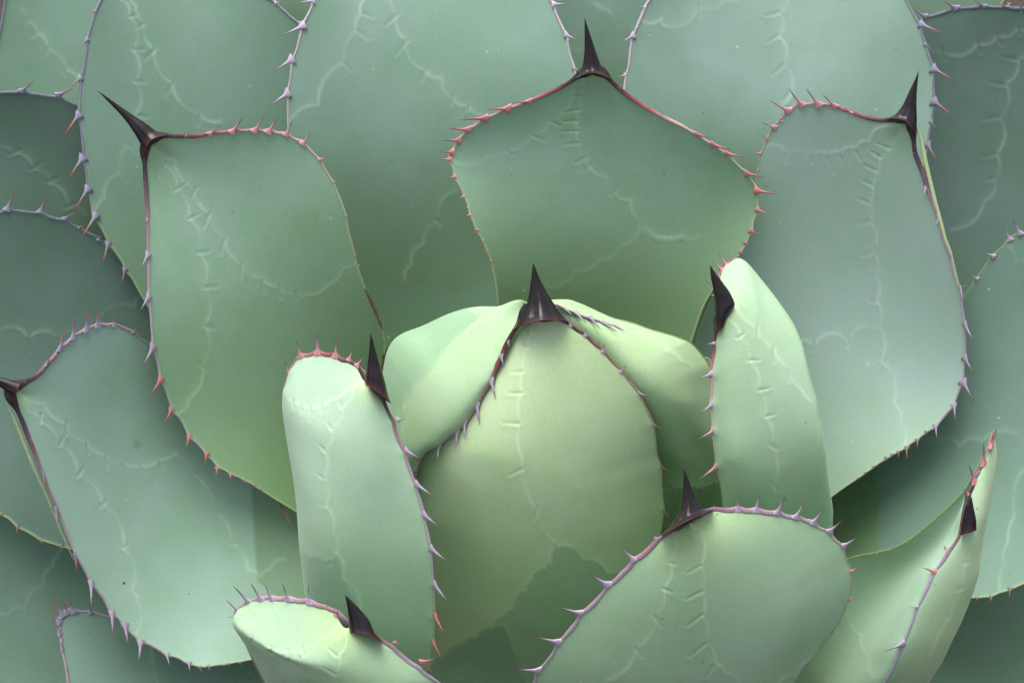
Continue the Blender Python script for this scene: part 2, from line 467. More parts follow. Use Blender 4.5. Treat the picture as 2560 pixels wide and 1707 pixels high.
def spine_obj(leaf, left, right, d0, d1, thick=0.55, hollow=0.0):
    a, b = rail(left, 40, 1.5, 2), rail(right, 40, 1.5, 2)
    a[-1, :2] = b[-1, :2] = (np.array(pts(left)[-1][:2]) + np.array(pts(right)[-1][:2])) / 2
    n = 40
    t = np.linspace(0, 1, n)
    d = d0 + (d1 - d0) * t
    c = (a[:, :2] + b[:, :2]) / 2
    h = (b[:, :2] - a[:, :2]) / 2
    # rounded foot sunk into the leaf
    foot = [(0.0, .985)] if hollow else [(-0.16, .45), (-0.11, .72), (-0.05, .9)]
    ax = c[6] - c[0]
    axn = (c[12] - c[0]) / (np.hypot(*(c[12] - c[0])) + 1e-9)
    rows = [(c[0] + ax * f * 1.1, h[0] * q, d0 + (-24 if hollow else (-26 if f < -.1 else -12) * (1 if f < -0.06 else .4)), 0.0) for f, q in foot]
    rows += [(c[i], h[i], d[i], t[i]) for i in range(n)]
    seg = 32
    V, C = [], []
    for (cc, hh, dd, tt) in rows:
        w = np.hypot(*hh)
        for k in range(seg):
            q = 2 * math.pi * k / seg
            rr = 1.0
            up = math.sin(q)
            gro = 0.30 * math.exp(-((math.cos(q) + 0.35) / 0.14) ** 2) * (up > 0) * max(0.0, 1 - 1.2 * tt) * min(1, tt * 6)
            hol = hollow * max(0.0, 1 - tt / 0.30) ** 1.6 * (1 - math.cos(q) ** 2)
            cq = math.copysign(abs(math.cos(q)) ** 1.25, math.cos(q)); sq_ = math.copysign(abs(up) ** 1.35, up)
            V.append((cc[0] + hh[0] * cq + axn[0] * hol, cc[1] + hh[1] * cq + axn[1] * hol, dd + w * thick * 1.25 * sq_ * (1 - gro)))
            C.append((tt, 0.5 + 0.5 * math.cos(q), 0))
    V = world_pt(np.array(V))
    nr = len(rows)
    i = np.arange(nr - 1)[:, None] * seg; k = np.arange(seg)[None, :]
    F = np.stack([i + k, i + seg + k, i + seg + (k + 1) % seg, i + (k + 1) % seg], -1).reshape(-1, 4)
    return mesh_obj('terminal_spine', V, F, M_SPINE, leaf, {'horn': C})

def lift_noise(x, y, seed):
    r = np.random.default_rng(seed)
    out = np.zeros_like(x)
    for _ in range(7):
        a = r.uniform(0, 2 * math.pi); f = r.uniform(0.004, 0.011); p = r.uniform(0, 6.28)
        out += np.sin((x * math.cos(a) + y * math.sin(a)) * f + p) * (0.006 / f)
    return out / 7

def add_leaf(rails, tint=0.2, bulge=None, stations=None, edges=None, spine=None, teeth=(), prints=(), dents='',
             zones=(), thick=70, cell=4.5, keel=0.0, base_green_shade=(0.62, 1.0), tip_yellow=0.08, edge_r=5.0, wob=7.0, edge_end=1.0,
             spine_d=(12, 30), label=None, seed=1, tooth_push=5.0, spine_thick=0.55, hollow=0.0, rims=(), tint_side=None, bloom=0.12):
    R = [rail(r) for r in rails]
    k = len(R)
    U = np.array(stations if stations else np.linspace(0, 1, k))
    edges = edges if edges is not None else {0: 'pink', k - 1: 'pink'}
    # a tooth stands on a small swelling of the edge, the edge sinks between teeth
    cen = np.mean(np.concatenate([r[:, :2] for r in R]), axis=0)
    tl = []
    for (ei, style, txt) in teeth:
        q = pts(txt)
        for b, t in zip(q[0::2], q[1::2]):
            tl.append((ei, style, np.array(b[:2]), np.array(t[:2])))
    w = np.median(np.hypot(*(R[-1][:, :2] - R[0][:, :2]).T)) if k == 2 else max(sum(np.hypot(*(R[i + 1][:, :2] - R[i][:, :2]).T) for i in range(k - 1)))
    w = max(w, np.max(np.hypot(*(R[-1][:, :2] - R[0][:, :2]).T)))
    ln = max(np.sum(np.hypot(*np.diff(r[:, :2], axis=0).T)) for r in R)
    nu = int(np.clip(w / cell, 16, 230)); nt = int(np.clip(ln / cell, 24, 330))
    uu = np.linspace(0, 1, nu)
    G = natural_spline(U, R, uu)                       # nu x 240 x 3
    ti = np.linspace(0, 1, nt) ** 1.12 * (G.shape[1] - 1)
    i0 = np.clip(ti.astype(int), 0, G.shape[1] - 2); f = (ti - i0)[None, :, None]
    G = G[:, i0] * (1 - f) + G[:, i0 + 1] * f          # nu x nt x 3
    tt = (ti / (240 - 1))[None, :].repeat(nu, 0); ug = uu[:, None].repeat(nt, 1)
    # swellings under the teeth, fading inwards from the edge
    E2 = [r.copy() for r in R]
    for ei, style, b, t in tl:
        ln_ = np.hypot(*(t - b))
        dd = np.hypot(R[ei][:, 0] - b[0], R[ei][:, 1] - b[1])
        if dd.min() > 40:
            continue
        c = R[ei][int(np.argmin(dd)), :2]
        amp = min(tooth_push, ln_ * 0.16)
        dirv = (t - b) / max(ln_, 1e-6)
        for arr in (G, E2[ei]):
            g_ = amp * np.exp(-(((arr[..., :2] - c) ** 2).sum(-1)) / 13.0 ** 2)
            arr[..., :2] += g_[..., None] * dirv
    if bulge:
        b = np.interp(tt[0], [q[0] for q in bulge], [q[1] for q in bulge])
        b = smooth1(b, len(b) / 9)
        G[..., 2] += b[None, :] * np.sin(math.pi * ug) ** 0.9
    if k == 2:
        # one smooth sheet: the depth is refitted as a low-order surface over the outline
        allp = G.reshape(-1, 3)
        c0_, s0_ = allp[:, :2].mean(0), allp[:, :2].std(0)
        def basis(a):
            x_, y_ = (a[:, 0] - c0_[0]) / s0_[0], (a[:, 1] - c0_[1]) / s0_[1]
            return np.stack([x_ ** i_ * y_ ** j_ for i_ in range(6) for j_ in range(6 - i_)], 1)
        co = np.linalg.lstsq(basis(allp[::7]), allp[::7, 2], rcond=None)[0]
        G[..., 2] = (basis(allp) @ co).reshape(nu, nt)
        for e_ in E2:
            e_[:, 2] = basis(e_) @ co
    if keel:
        G[..., 2] -= keel * np.exp(-((ug - .5) / 0.16) ** 2) * np.exp(-tt / 0.14) * np.clip(tt / 0.02, 0, 1)
    rim = np.minimum(ug, 1 - ug) * w
    fade = 1 - np.exp(-(rim / 60.0))
    G[..., 2] += wob * lift_noise(G[..., 0], G[..., 1], seed) * fade
    XY = G[..., :2].reshape(-1, 2).copy()
    W = world_pt(G)
    # normals towards the viewer
    du = np.gradient(W, axis=0); dt = np.gradient(W, axis=1)
    n = np.cross(dt, du); n /= np.linalg.norm(n, axis=2)[..., None] + 1e-12
    ctr = n[nu // 4:3 * nu // 4, nt // 5:4 * nt // 5].mean((0, 1))
    flip = ctr @ np.array(FWD) > 0
    if flip:
        n = -n
    # bud prints pressed into the skin: raised cusped lines and the dents of the teeth that lay there
    wax = np.zeros(len(XY)); lift = np.zeros(len(XY))
    fd = fade.reshape(-1)
    for (txt, bow) in prints:
        nd = [np.array(q[:2]) for q in pts(txt)]
        line = scallop(nd, bow)
        d, _ = seg_dist(XY, line[:-1], line[1:])
        L = np.concatenate([[0], np.cumsum(np.hypot(*np.diff(line, axis=0).T))])
        wav = 0.75 + 0.35 * np.sin(XY[:, 0] * .031 + XY[:, 1] * .043 + seed)
        wax = np.maximum(wax, np.exp(-(d / 4.2) ** 2) * wav)
        wax = np.maximum(wax, 0.20 * np.exp(-(d / 13.0)) * wav)
        lift += 0.9 * np.exp(-(d / 5.5) ** 2) * wav
    if dents:
        q = pts(dents)
        for b, t in zip(q[0::2], q[1::2]):
            b, t = np.array(b[:2]), np.array(t[:2])
            m = np.hypot(XY[:, 0] - b[0], XY[:, 1] - b[1]) < np.hypot(*(t - b)) + 40
            if not m.any():
                continue
            d, par = seg_dist(XY[m], [b], [t])
            wd = 3.6 * (1 - 0.65 * par)
            lift[m] -= 1.9 * np.exp(-(d / wd) ** 2)
            off = (XY[m] - b - par[:, None] * (t - b))
            lift[m] += 0.5 * np.exp(-((d - 8) / 4.5) ** 2) * (off[:, 1] > 0)
            wax[m] = np.maximum(wax[m] * (1 - np.exp(-(d / wd) ** 2)), 0.24 * (1 - par) * np.exp(-((d - 7) / 3.6) ** 2) * (off[:, 1] > 0))  # pale lower side of each dent: a lit lip painted in the wax tone
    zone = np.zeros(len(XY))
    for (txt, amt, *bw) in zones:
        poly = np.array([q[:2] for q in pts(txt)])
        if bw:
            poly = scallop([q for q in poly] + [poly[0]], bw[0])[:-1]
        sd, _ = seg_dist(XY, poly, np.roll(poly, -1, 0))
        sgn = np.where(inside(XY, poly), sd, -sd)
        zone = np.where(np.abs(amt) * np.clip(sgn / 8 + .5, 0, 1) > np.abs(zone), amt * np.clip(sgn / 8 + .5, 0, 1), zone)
    W = W + n * (lift * S * (0.3 + 0.7 * fd)).reshape(nu, nt)[..., None]
    bz = np.clip((tt - base_green_shade[0]) / (base_green_shade[1] - base_green_shade[0] + 1e-9), 0, 1).reshape(-1)
    tz = np.clip(1 - tt / tip_yellow, 0, 1).reshape(-1) if tip_yellow > 0 else np.zeros(len(XY))
    yel = np.where(zone < 0, -zone, 0)
    tn = np.full(len(XY), float(tint))
    if tint_side:
        q_ = np.clip((ug.reshape(-1) - tint_side[0]) / (tint_side[1] - tint_side[0]), 0, 1)
        tn = tn + (tint_side[2] - tint) * q_
    data = np.stack([tn, wax, np.clip(zone, 0, 1), np.clip(np.maximum(bz, yel), 0, 1)], 1)
    place = np.stack([ug.reshape(-1), tt.reshape(-1), tz, np.clip(rim.reshape(-1) / 100, 0, 1)], 1)
    # under side: fleshy, thin at the edges
    st = 4 if nu > 60 else 2
    bu, bt = np.unique(np.r_[0:nu:st, nu - 1]), np.unique(np.r_[0:nt:st, nt - 1])
    prof = np.sin(math.pi * np.clip(ug, 0, 1)) ** 0.7 * np.clip(tt * 4, 0, 1) ** .7
    Bk = (W - n * (thick * S * prof)[..., None] - n * (1.5 * S))[np.ix_(bu, bt)]
    V = np.concatenate([W.reshape(-1, 3), Bk.reshape(-1, 3)])
    idx = np.arange(nu * nt).reshape(nu, nt)[np.ix_(bu, bt)].reshape(-1)
    dB = data[idx].copy(); dB[:, 1:3] = 0; dB[:, 0] = 0.5
    F = np.concatenate([grid_faces(nu, nt, 0, flip), grid_faces(len(bu), len(bt), nu * nt, not flip)])
    o = mesh_obj('leaf', V, F, M_LEAF, plant, {'leaf_data': np.concatenate([data, dB]), 'leaf_place': np.concatenate([place, place[idx]]), 'leaf_bloom': np.tile(np.array([[bloom, 0, 0, 1.0]]), (len(V), 1))})
    if label:
        o['label'] = label
    for ei, st_ in edges.items():
        en = edge_end
        if isinstance(st_, tuple):
            st_, en = st_
        edge_tube(o, E2[ei], EDGE[st_], edge_r * 0.82, en)
    for (txt, c, r) in rims:
        edge_tube(o, rail(txt), [(0, c, .5), (.15, c, 1), (.6, c, .8), (1, c, .2)], r, 1.0, 'pale_rim')
    for (ei, style, b, t) in tl:
        place_tooth(o, b, t, E2[ei], style)
    if spine:
        d0 = R[0][0, 2]
        spine_obj(o, spine[0], spine[1], d0 + spine_d[0], d0 + spine_d[1], spine_thick, hollow)
    return o

# ---- far leaves, mostly hidden (outlines are surveyed edge lines with their own depth)
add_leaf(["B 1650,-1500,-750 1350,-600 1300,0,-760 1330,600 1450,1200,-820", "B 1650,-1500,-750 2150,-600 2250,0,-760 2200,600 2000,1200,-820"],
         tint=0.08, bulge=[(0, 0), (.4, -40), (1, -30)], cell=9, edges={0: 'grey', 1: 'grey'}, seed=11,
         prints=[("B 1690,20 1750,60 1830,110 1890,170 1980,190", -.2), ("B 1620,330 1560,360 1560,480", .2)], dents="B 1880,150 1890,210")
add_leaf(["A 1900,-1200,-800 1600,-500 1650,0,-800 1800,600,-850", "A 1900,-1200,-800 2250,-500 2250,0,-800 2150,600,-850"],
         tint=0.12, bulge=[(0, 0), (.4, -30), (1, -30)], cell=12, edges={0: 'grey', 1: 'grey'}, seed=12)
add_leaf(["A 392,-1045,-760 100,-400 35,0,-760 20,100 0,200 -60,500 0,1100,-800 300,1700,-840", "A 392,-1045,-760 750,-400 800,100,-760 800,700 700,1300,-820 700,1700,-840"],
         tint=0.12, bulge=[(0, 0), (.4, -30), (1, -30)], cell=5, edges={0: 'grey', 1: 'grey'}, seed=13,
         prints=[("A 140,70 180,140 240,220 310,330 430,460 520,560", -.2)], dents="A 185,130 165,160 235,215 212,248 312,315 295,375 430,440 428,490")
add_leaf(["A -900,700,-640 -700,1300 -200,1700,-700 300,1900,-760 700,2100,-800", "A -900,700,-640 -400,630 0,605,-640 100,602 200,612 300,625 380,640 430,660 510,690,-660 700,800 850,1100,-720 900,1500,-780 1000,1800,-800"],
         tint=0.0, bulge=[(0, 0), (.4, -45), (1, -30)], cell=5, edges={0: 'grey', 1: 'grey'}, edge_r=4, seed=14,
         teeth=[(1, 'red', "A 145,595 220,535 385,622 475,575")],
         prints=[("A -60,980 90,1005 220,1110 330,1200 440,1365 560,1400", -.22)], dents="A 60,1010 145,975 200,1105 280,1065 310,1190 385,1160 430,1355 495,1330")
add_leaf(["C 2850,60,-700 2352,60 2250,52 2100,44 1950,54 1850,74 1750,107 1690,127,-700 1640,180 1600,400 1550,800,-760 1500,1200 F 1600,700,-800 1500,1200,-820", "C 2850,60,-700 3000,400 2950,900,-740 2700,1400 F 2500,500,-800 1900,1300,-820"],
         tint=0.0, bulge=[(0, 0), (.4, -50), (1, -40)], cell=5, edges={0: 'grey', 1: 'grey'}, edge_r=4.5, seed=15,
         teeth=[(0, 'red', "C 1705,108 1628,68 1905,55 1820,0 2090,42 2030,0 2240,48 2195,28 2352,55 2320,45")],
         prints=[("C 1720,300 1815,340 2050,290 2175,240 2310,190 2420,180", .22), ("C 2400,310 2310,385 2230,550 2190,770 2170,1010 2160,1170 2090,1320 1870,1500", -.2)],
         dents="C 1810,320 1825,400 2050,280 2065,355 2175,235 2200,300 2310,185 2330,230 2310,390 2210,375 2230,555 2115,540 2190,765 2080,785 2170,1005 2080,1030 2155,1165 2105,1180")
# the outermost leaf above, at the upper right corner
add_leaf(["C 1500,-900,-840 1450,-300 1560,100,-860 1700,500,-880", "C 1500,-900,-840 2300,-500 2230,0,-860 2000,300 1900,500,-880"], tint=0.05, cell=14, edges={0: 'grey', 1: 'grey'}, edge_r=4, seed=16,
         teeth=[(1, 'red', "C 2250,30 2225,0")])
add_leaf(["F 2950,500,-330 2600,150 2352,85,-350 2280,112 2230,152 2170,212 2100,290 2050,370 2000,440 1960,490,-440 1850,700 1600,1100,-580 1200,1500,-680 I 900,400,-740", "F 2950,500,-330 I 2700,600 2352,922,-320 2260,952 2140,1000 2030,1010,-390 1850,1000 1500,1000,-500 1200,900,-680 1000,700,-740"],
         tint=0.10, bulge=[(0, 0), (.4, -70), (1, -30)], cell=5.5, edges={0: 'green', 1: 'green'}, edge_r=3, seed=17, base_green_shade=(.9, 1.3),
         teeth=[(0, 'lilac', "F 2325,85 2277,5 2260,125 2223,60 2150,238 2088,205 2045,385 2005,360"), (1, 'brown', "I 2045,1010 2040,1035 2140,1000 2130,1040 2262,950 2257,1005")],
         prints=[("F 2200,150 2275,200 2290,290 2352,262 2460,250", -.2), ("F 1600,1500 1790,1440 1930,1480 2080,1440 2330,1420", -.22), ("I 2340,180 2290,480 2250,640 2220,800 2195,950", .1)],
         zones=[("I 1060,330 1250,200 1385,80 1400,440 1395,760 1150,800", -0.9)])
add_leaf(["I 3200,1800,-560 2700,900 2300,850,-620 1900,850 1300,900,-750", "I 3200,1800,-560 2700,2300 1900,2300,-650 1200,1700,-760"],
         tint=0.16, bulge=[(0, 0), (.4, -50), (1, -30)], cell=9, edges={0: 'green', 1: 'green'}, seed=18, base_green_shade=(.1, 1.3))
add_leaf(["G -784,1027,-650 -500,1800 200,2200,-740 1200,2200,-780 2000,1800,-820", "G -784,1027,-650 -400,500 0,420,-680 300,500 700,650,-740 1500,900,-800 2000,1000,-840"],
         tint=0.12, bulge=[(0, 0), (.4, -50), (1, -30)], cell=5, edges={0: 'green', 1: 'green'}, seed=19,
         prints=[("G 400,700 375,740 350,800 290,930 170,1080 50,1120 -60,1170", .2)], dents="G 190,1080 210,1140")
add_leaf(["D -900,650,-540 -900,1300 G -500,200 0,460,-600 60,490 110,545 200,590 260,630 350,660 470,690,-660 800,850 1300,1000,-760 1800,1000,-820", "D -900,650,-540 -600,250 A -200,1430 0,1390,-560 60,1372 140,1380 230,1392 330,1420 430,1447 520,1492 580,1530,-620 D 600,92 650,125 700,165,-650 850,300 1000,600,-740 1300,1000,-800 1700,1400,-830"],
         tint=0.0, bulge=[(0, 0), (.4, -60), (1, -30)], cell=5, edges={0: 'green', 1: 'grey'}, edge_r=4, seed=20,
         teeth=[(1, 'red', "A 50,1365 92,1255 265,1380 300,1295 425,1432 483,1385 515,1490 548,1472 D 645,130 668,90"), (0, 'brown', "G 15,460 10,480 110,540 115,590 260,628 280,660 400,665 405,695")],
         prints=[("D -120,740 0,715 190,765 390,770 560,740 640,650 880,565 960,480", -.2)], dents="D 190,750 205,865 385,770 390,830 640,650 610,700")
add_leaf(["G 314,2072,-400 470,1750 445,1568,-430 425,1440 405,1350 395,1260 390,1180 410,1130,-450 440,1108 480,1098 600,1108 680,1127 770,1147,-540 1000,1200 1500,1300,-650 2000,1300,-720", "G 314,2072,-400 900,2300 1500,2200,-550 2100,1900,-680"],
         tint=0.12, bulge=[(0, 0), (.5, 10), (1, -20)], cell=5, edges={0: 'lilac', 1: 'lilac'}, edge_r=4.5, seed=21, base_green_shade=(.72, .95),
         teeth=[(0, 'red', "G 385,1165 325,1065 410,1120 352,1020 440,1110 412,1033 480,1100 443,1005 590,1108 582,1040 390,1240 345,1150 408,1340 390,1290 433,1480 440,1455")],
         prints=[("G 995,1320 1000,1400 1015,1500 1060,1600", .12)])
# ---- second ring
add_leaf(["A 1176,-784,-760 800,-350 655,0,-640 620,90 585,200 570,280 550,420 530,520 525,620 515,720,-590 520,790 535,880 545,980 555,1080 570,1190 590,1300 605,1400 650,1470 690,1545,-620 D 730,180 790,260 830,340 870,390 910,470 940,520,-680 1050,700 1300,1100,-760 1600,1500,-800", "A 1176,-784,-760 1500,-350 1720,-30,-650 1800,20 1850,65 1920,130 1960,165,-600 2060,400 2100,800,-650 2050,1200 D 2000,100 2000,600,-760 1950,1200,-800"],
         tint=0.08, bulge=[(0, 0), (.4, -105), (1, -50)], edges={0: 'grey', 1: 'grey'}, edge_r=4.2, base_green_shade=(.45, .95), seed=22,
         teeth=[(0, 'red', "A 622,75 595,90 572,258 525,297 525,510 457,570 515,755 433,857 540,1035 460,1143 575,1235 503,1340 625,1410 550,1535 D 705,155 682,258 815,325 797,402"), (1, 'lilac', "A 1960,150 1985,125 1800,20 1840,12")],
         prints=[("A 760,-120 790,0 845,105 870,335 880,540 890,750", -.2), ("A 850,-30 890,40 940,150 1010,330 1125,550 1300,745 1440,800", .16), ("A 920,1010 840,965 790,1130 680,1290 640,1500", .2)],
         dents="A 845,110 900,95 870,325 940,325 880,530 960,545 900,755 970,765 940,155 895,190 1010,325 950,390 1130,545 1075,635 1300,750 1295,830 850,950 890,1000 790,1120 835,1190")
add_leaf(["A 2820,-900,-740 2250,-450 2060,0,-580 2020,80 1980,160 1960,230 1940,320 1910,400 1900,480 1885,580 1880,650 1880,720 1880,800,-530 1890,1000 1950,1300,-600 D 2080,100 2200,350,-700 E 150,800,-740 250,1100,-760", "A 2820,-900,-740 B 1200,-400 1420,0,-580 1460,80 1500,170 1530,230 1548,330 1580,440 1600,560,-520 1600,800 1450,1150,-600 E 1350,100 1200,500,-720 1050,900,-760 800,1200,-760"],
         tint=0.10, bulge=[(0, 0), (.4, -110), (1, -60)], edges={0: 'lilac', 1: 'lilac'}, edge_r=3.6, seed=23, bloom=.3, base_green_shade=(.50, .90), zones=[("E 100,430 300,425 420,450 560,430 680,445 800,480 900,430 1150,400 1150,900 300,1100", .55)],
         teeth=[(0, 'lilac', "A 2045,5 1953,20 1980,170 1852,235 1905,392 1800,460 1880,612 1777,680"), (1, 'lilac', "B 1450,30 1540,25 1528,230 1598,258 1578,445 1615,462")],
         prints=[("B 220,-60 215,0 190,100 160,210 80,410 A 2080,690 1890,800", .16), ("B 400,-80 430,95 490,270 605,460 720,510 785,640 890,690 1000,750", .2), ("E 480,400 520,300 600,160 690,20 B 700,1400 810,1250", -.2)],
         dents="B 205,90 270,115 170,205 240,260 80,410 130,470 430,95 340,175 490,265 415,365 610,455 578,555 785,630 778,690 890,690 887,725 690,1440 705,1480")
add_leaf(["C 888,-784,-740 200,-350 B 2070,0,-580 2040,70 2010,130 1975,220 1950,300 1945,380 1930,470 1910,560 1900,700,-540 1950,1000 2100,1400,-640 E 2250,400,-740 2300,800,-760", "C 888,-784,-740 1400,-350 1580,0,-580 1620,70 1660,150 1690,230 1710,310 1740,390 1760,450 1758,540 1765,610 1765,690 1750,770 1735,850 1720,940 1715,1000,-560 1650,1300 1450,1568,-650 F 1200,500,-740 800,1000,-780"],
         tint=0.08, bulge=[(0, 0), (.4, -110), (1, -50)], edges={0: 'lilac', 1: 'grey'}, edge_r=4.0, bloom=.35, base_green_shade=(.5, .9), seed=24,
         teeth=[(0, 'lilac', "B 2045,50 2005,40 1968,235 1892,278 1912,492 1872,505"), (1, 'red', "C 1680,160 1787,210 1705,290 1742,313 1760,450 1863,508 1765,665 1860,735 1745,795 1775,832 1722,945 1773,1033")],
         prints=[("C 800,-60 750,90 750,240 780,430 830,590 770,690", -.2), ("B 1990,110 2170,120 C 0,170 230,50 390,0 520,-40", .22)],
         dents="C 750,85 660,105 750,230 670,285 780,425 705,495 830,590 780,660 230,40 232,110 B 2170,110 2172,170")
# ---- inner ring
add_leaf(["B 1700,450,-350 1620,485 1560,535 1460,590 1280,665,-360 1140,715 1000,775 900,845 850,890 815,940 785,1000 770,1040,-380 790,1090 805,1160 850,1240 890,1330 905,1400 945,1500 985,1568 E 1015,205,-450 1040,265 1055,330 1070,410 1080,500 1085,560,-520 1130,800 1200,1100,-600", "B 1700,450,-350 1770,470 1850,560 1950,640 2100,730,-355 2200,785 C 150,840 250,905 350,965 430,1030 500,1095,-370 560,1160 605,1220 608,1290 613,1350 590,1420 570,1500,-430 F 545,125 510,190 440,300 300,480 250,580 215,680,-560 190,760 100,1000 0,1300,-620"],
         tint=0.36, bulge=[(0, 0), (.15, -50), (.5, -125), (1, -80)], keel=14, edges={0: 'pink', 1: 'pink'}, edge_r=5, seed=25, bloom=.12, base_green_shade=(.42, .76),
         teeth=[(0, 'rose', "B 1290,665 1195,670 1150,712 1025,713 1000,775 860,777 890,848 770,845 828,918 728,918 788,996 712,992 772,1042 698,1045 803,1155 752,1170 862,1285 826,1298 888,1358 872,1360 903,1405 868,1415 952,1503 935,1508 E 955,65 935,72 990,135 975,140 1020,208 1008,212 1042,270 1030,272 1055,332 1043,338"),
                (1, 'rose', "C 210,878 290,898 320,948 425,975 410,1005 510,1028 540,1135 640,1155 605,1245 725,1272 610,1370 685,1405 F 565,68 620,100 525,145 558,168 495,205 525,225")],
         prints=[("B 1680,480 1650,630 1625,715 1605,790 1610,855 1615,935 1660,1030 1790,1155 1850,1250 1955,1310 2015,1430 2280,1545 2400,1540", .2), ("B 1580,600 1430,790 1310,880 1140,985 1010,1020 910,1075 780,1035", -.16), ("E 2300,110 2010,30 1880,170 1740,260 1580,330 1500,420 1400,430", -.2)],
         dents="B 1650,630 1570,630 1625,715 1520,735 1605,790 1510,795 1610,855 1510,862 1615,935 1520,945 1660,1030 1590,1065 1685,1080 1645,1120 1430,795 1495,825 1310,885 1390,920 1140,985 1185,1018 905,1055 910,1085 1850,1245 1825,1280 2010,1420 2030,1500",
         spine=("B 1570,530 1618,485 1640,420 1650,330 1650,230 1650,115", "B 1830,525 1776,462 1752,420 1725,340 1695,250 1670,175 1650,115"), hollow=20)
add_leaf(["A 965,925,-300 940,975 945,1080 955,1240,-310 965,1400 968,1568 D 965,130 970,300 970,420 980,560 990,700,-360 1000,830 1030,920 1050,1030 1080,1100 1105,1180 1140,1255,-430 1190,1310 1215,1370 1260,1430 1320,1490 1370,1540 G 1410,140 1500,195 1590,235 1660,270 1740,330,-590 1830,385 1920,440 2050,520,-600 2250,700,-680", "A 965,925,-300 1040,880 1150,893 1250,893 1400,872 1530,857 1660,852,-330 1780,862 1880,885 1970,932 2050,1000 2100,1070,-360 2170,1180 2220,1290 2260,1410,-400 D 2285,110 2320,230 2335,310 E 190,370 215,450,-490 250,530 300,620 335,720 345,860,-620 340,960 330,1300,-640 300,1600,-680"],
         tint=0.38, bulge=[(0, 0), (.15, -45), (.5, -115), (1, -60)], keel=16, edges={0: 'lilac', 1: 'pink'}, edge_r=4.6, seed=26, bloom=.10, base_green_shade=(.38, .80),
         teeth=[(0, 'lilac', "A 965,1430 948,1460 D 968,225 922,308 972,500 920,580 1000,830 942,940"), (0, 'rose', "D 1050,1040 990,1142 1118,1240 1080,1322 1235,1415 1217,1492 1350,1525 1335,1605 G 1418,165 1412,225 1505,205 1507,242 1595,240 1597,265 1665,272 1660,292 1705,300 1703,317"),
                (1, 'pink', "A 1215,890 1218,868 1375,876 1428,820 1520,862 1585,778 1665,855 1725,770 1755,862 1808,778 1870,878 1912,797 1980,938 2025,875 2090,1045 2140,1025 2178,1190 2205,1188 2258,1410 2282,1408"), (1, 'brown', "D 2298,142 2312,138 2320,232 2335,230 E 180,300 190,302 215,455 225,462 262,555 270,560 300,630 310,640 335,790 350,790")],
         prints=[("A 1000,930 1140,1050 1270,1240 1370,1400 D 1470,120 1575,290 1710,380 1820,440 1930,480 2000,490 2140,430 2240,310 2340,250", .14), ("A 970,960 1070,1080 1160,1240 1230,1430 D 1245,0 1300,215 1335,440 1340,690 1320,950 1240,1170 1150,1270", -.16)],
         dents="A 1280,1230 1250,1295 1370,1395 1325,1495 D 1470,120 1440,230 1580,290 1570,385 1710,390 1718,480 1820,430 1832,515 1930,470 1935,520 A 1080,1070 1055,1100 1140,1245 1210,1200 1230,1430 1300,1400 D 1290,215 1370,205 1335,440 1420,435 1340,690 1410,715 1310,940 1355,990",
         spine=("A 942,1025 925,955 890,890 830,800 770,730 700,660 632,588", "A 1100,885 1022,862 960,810 880,760 800,705 700,635 632,588"), hollow=19)
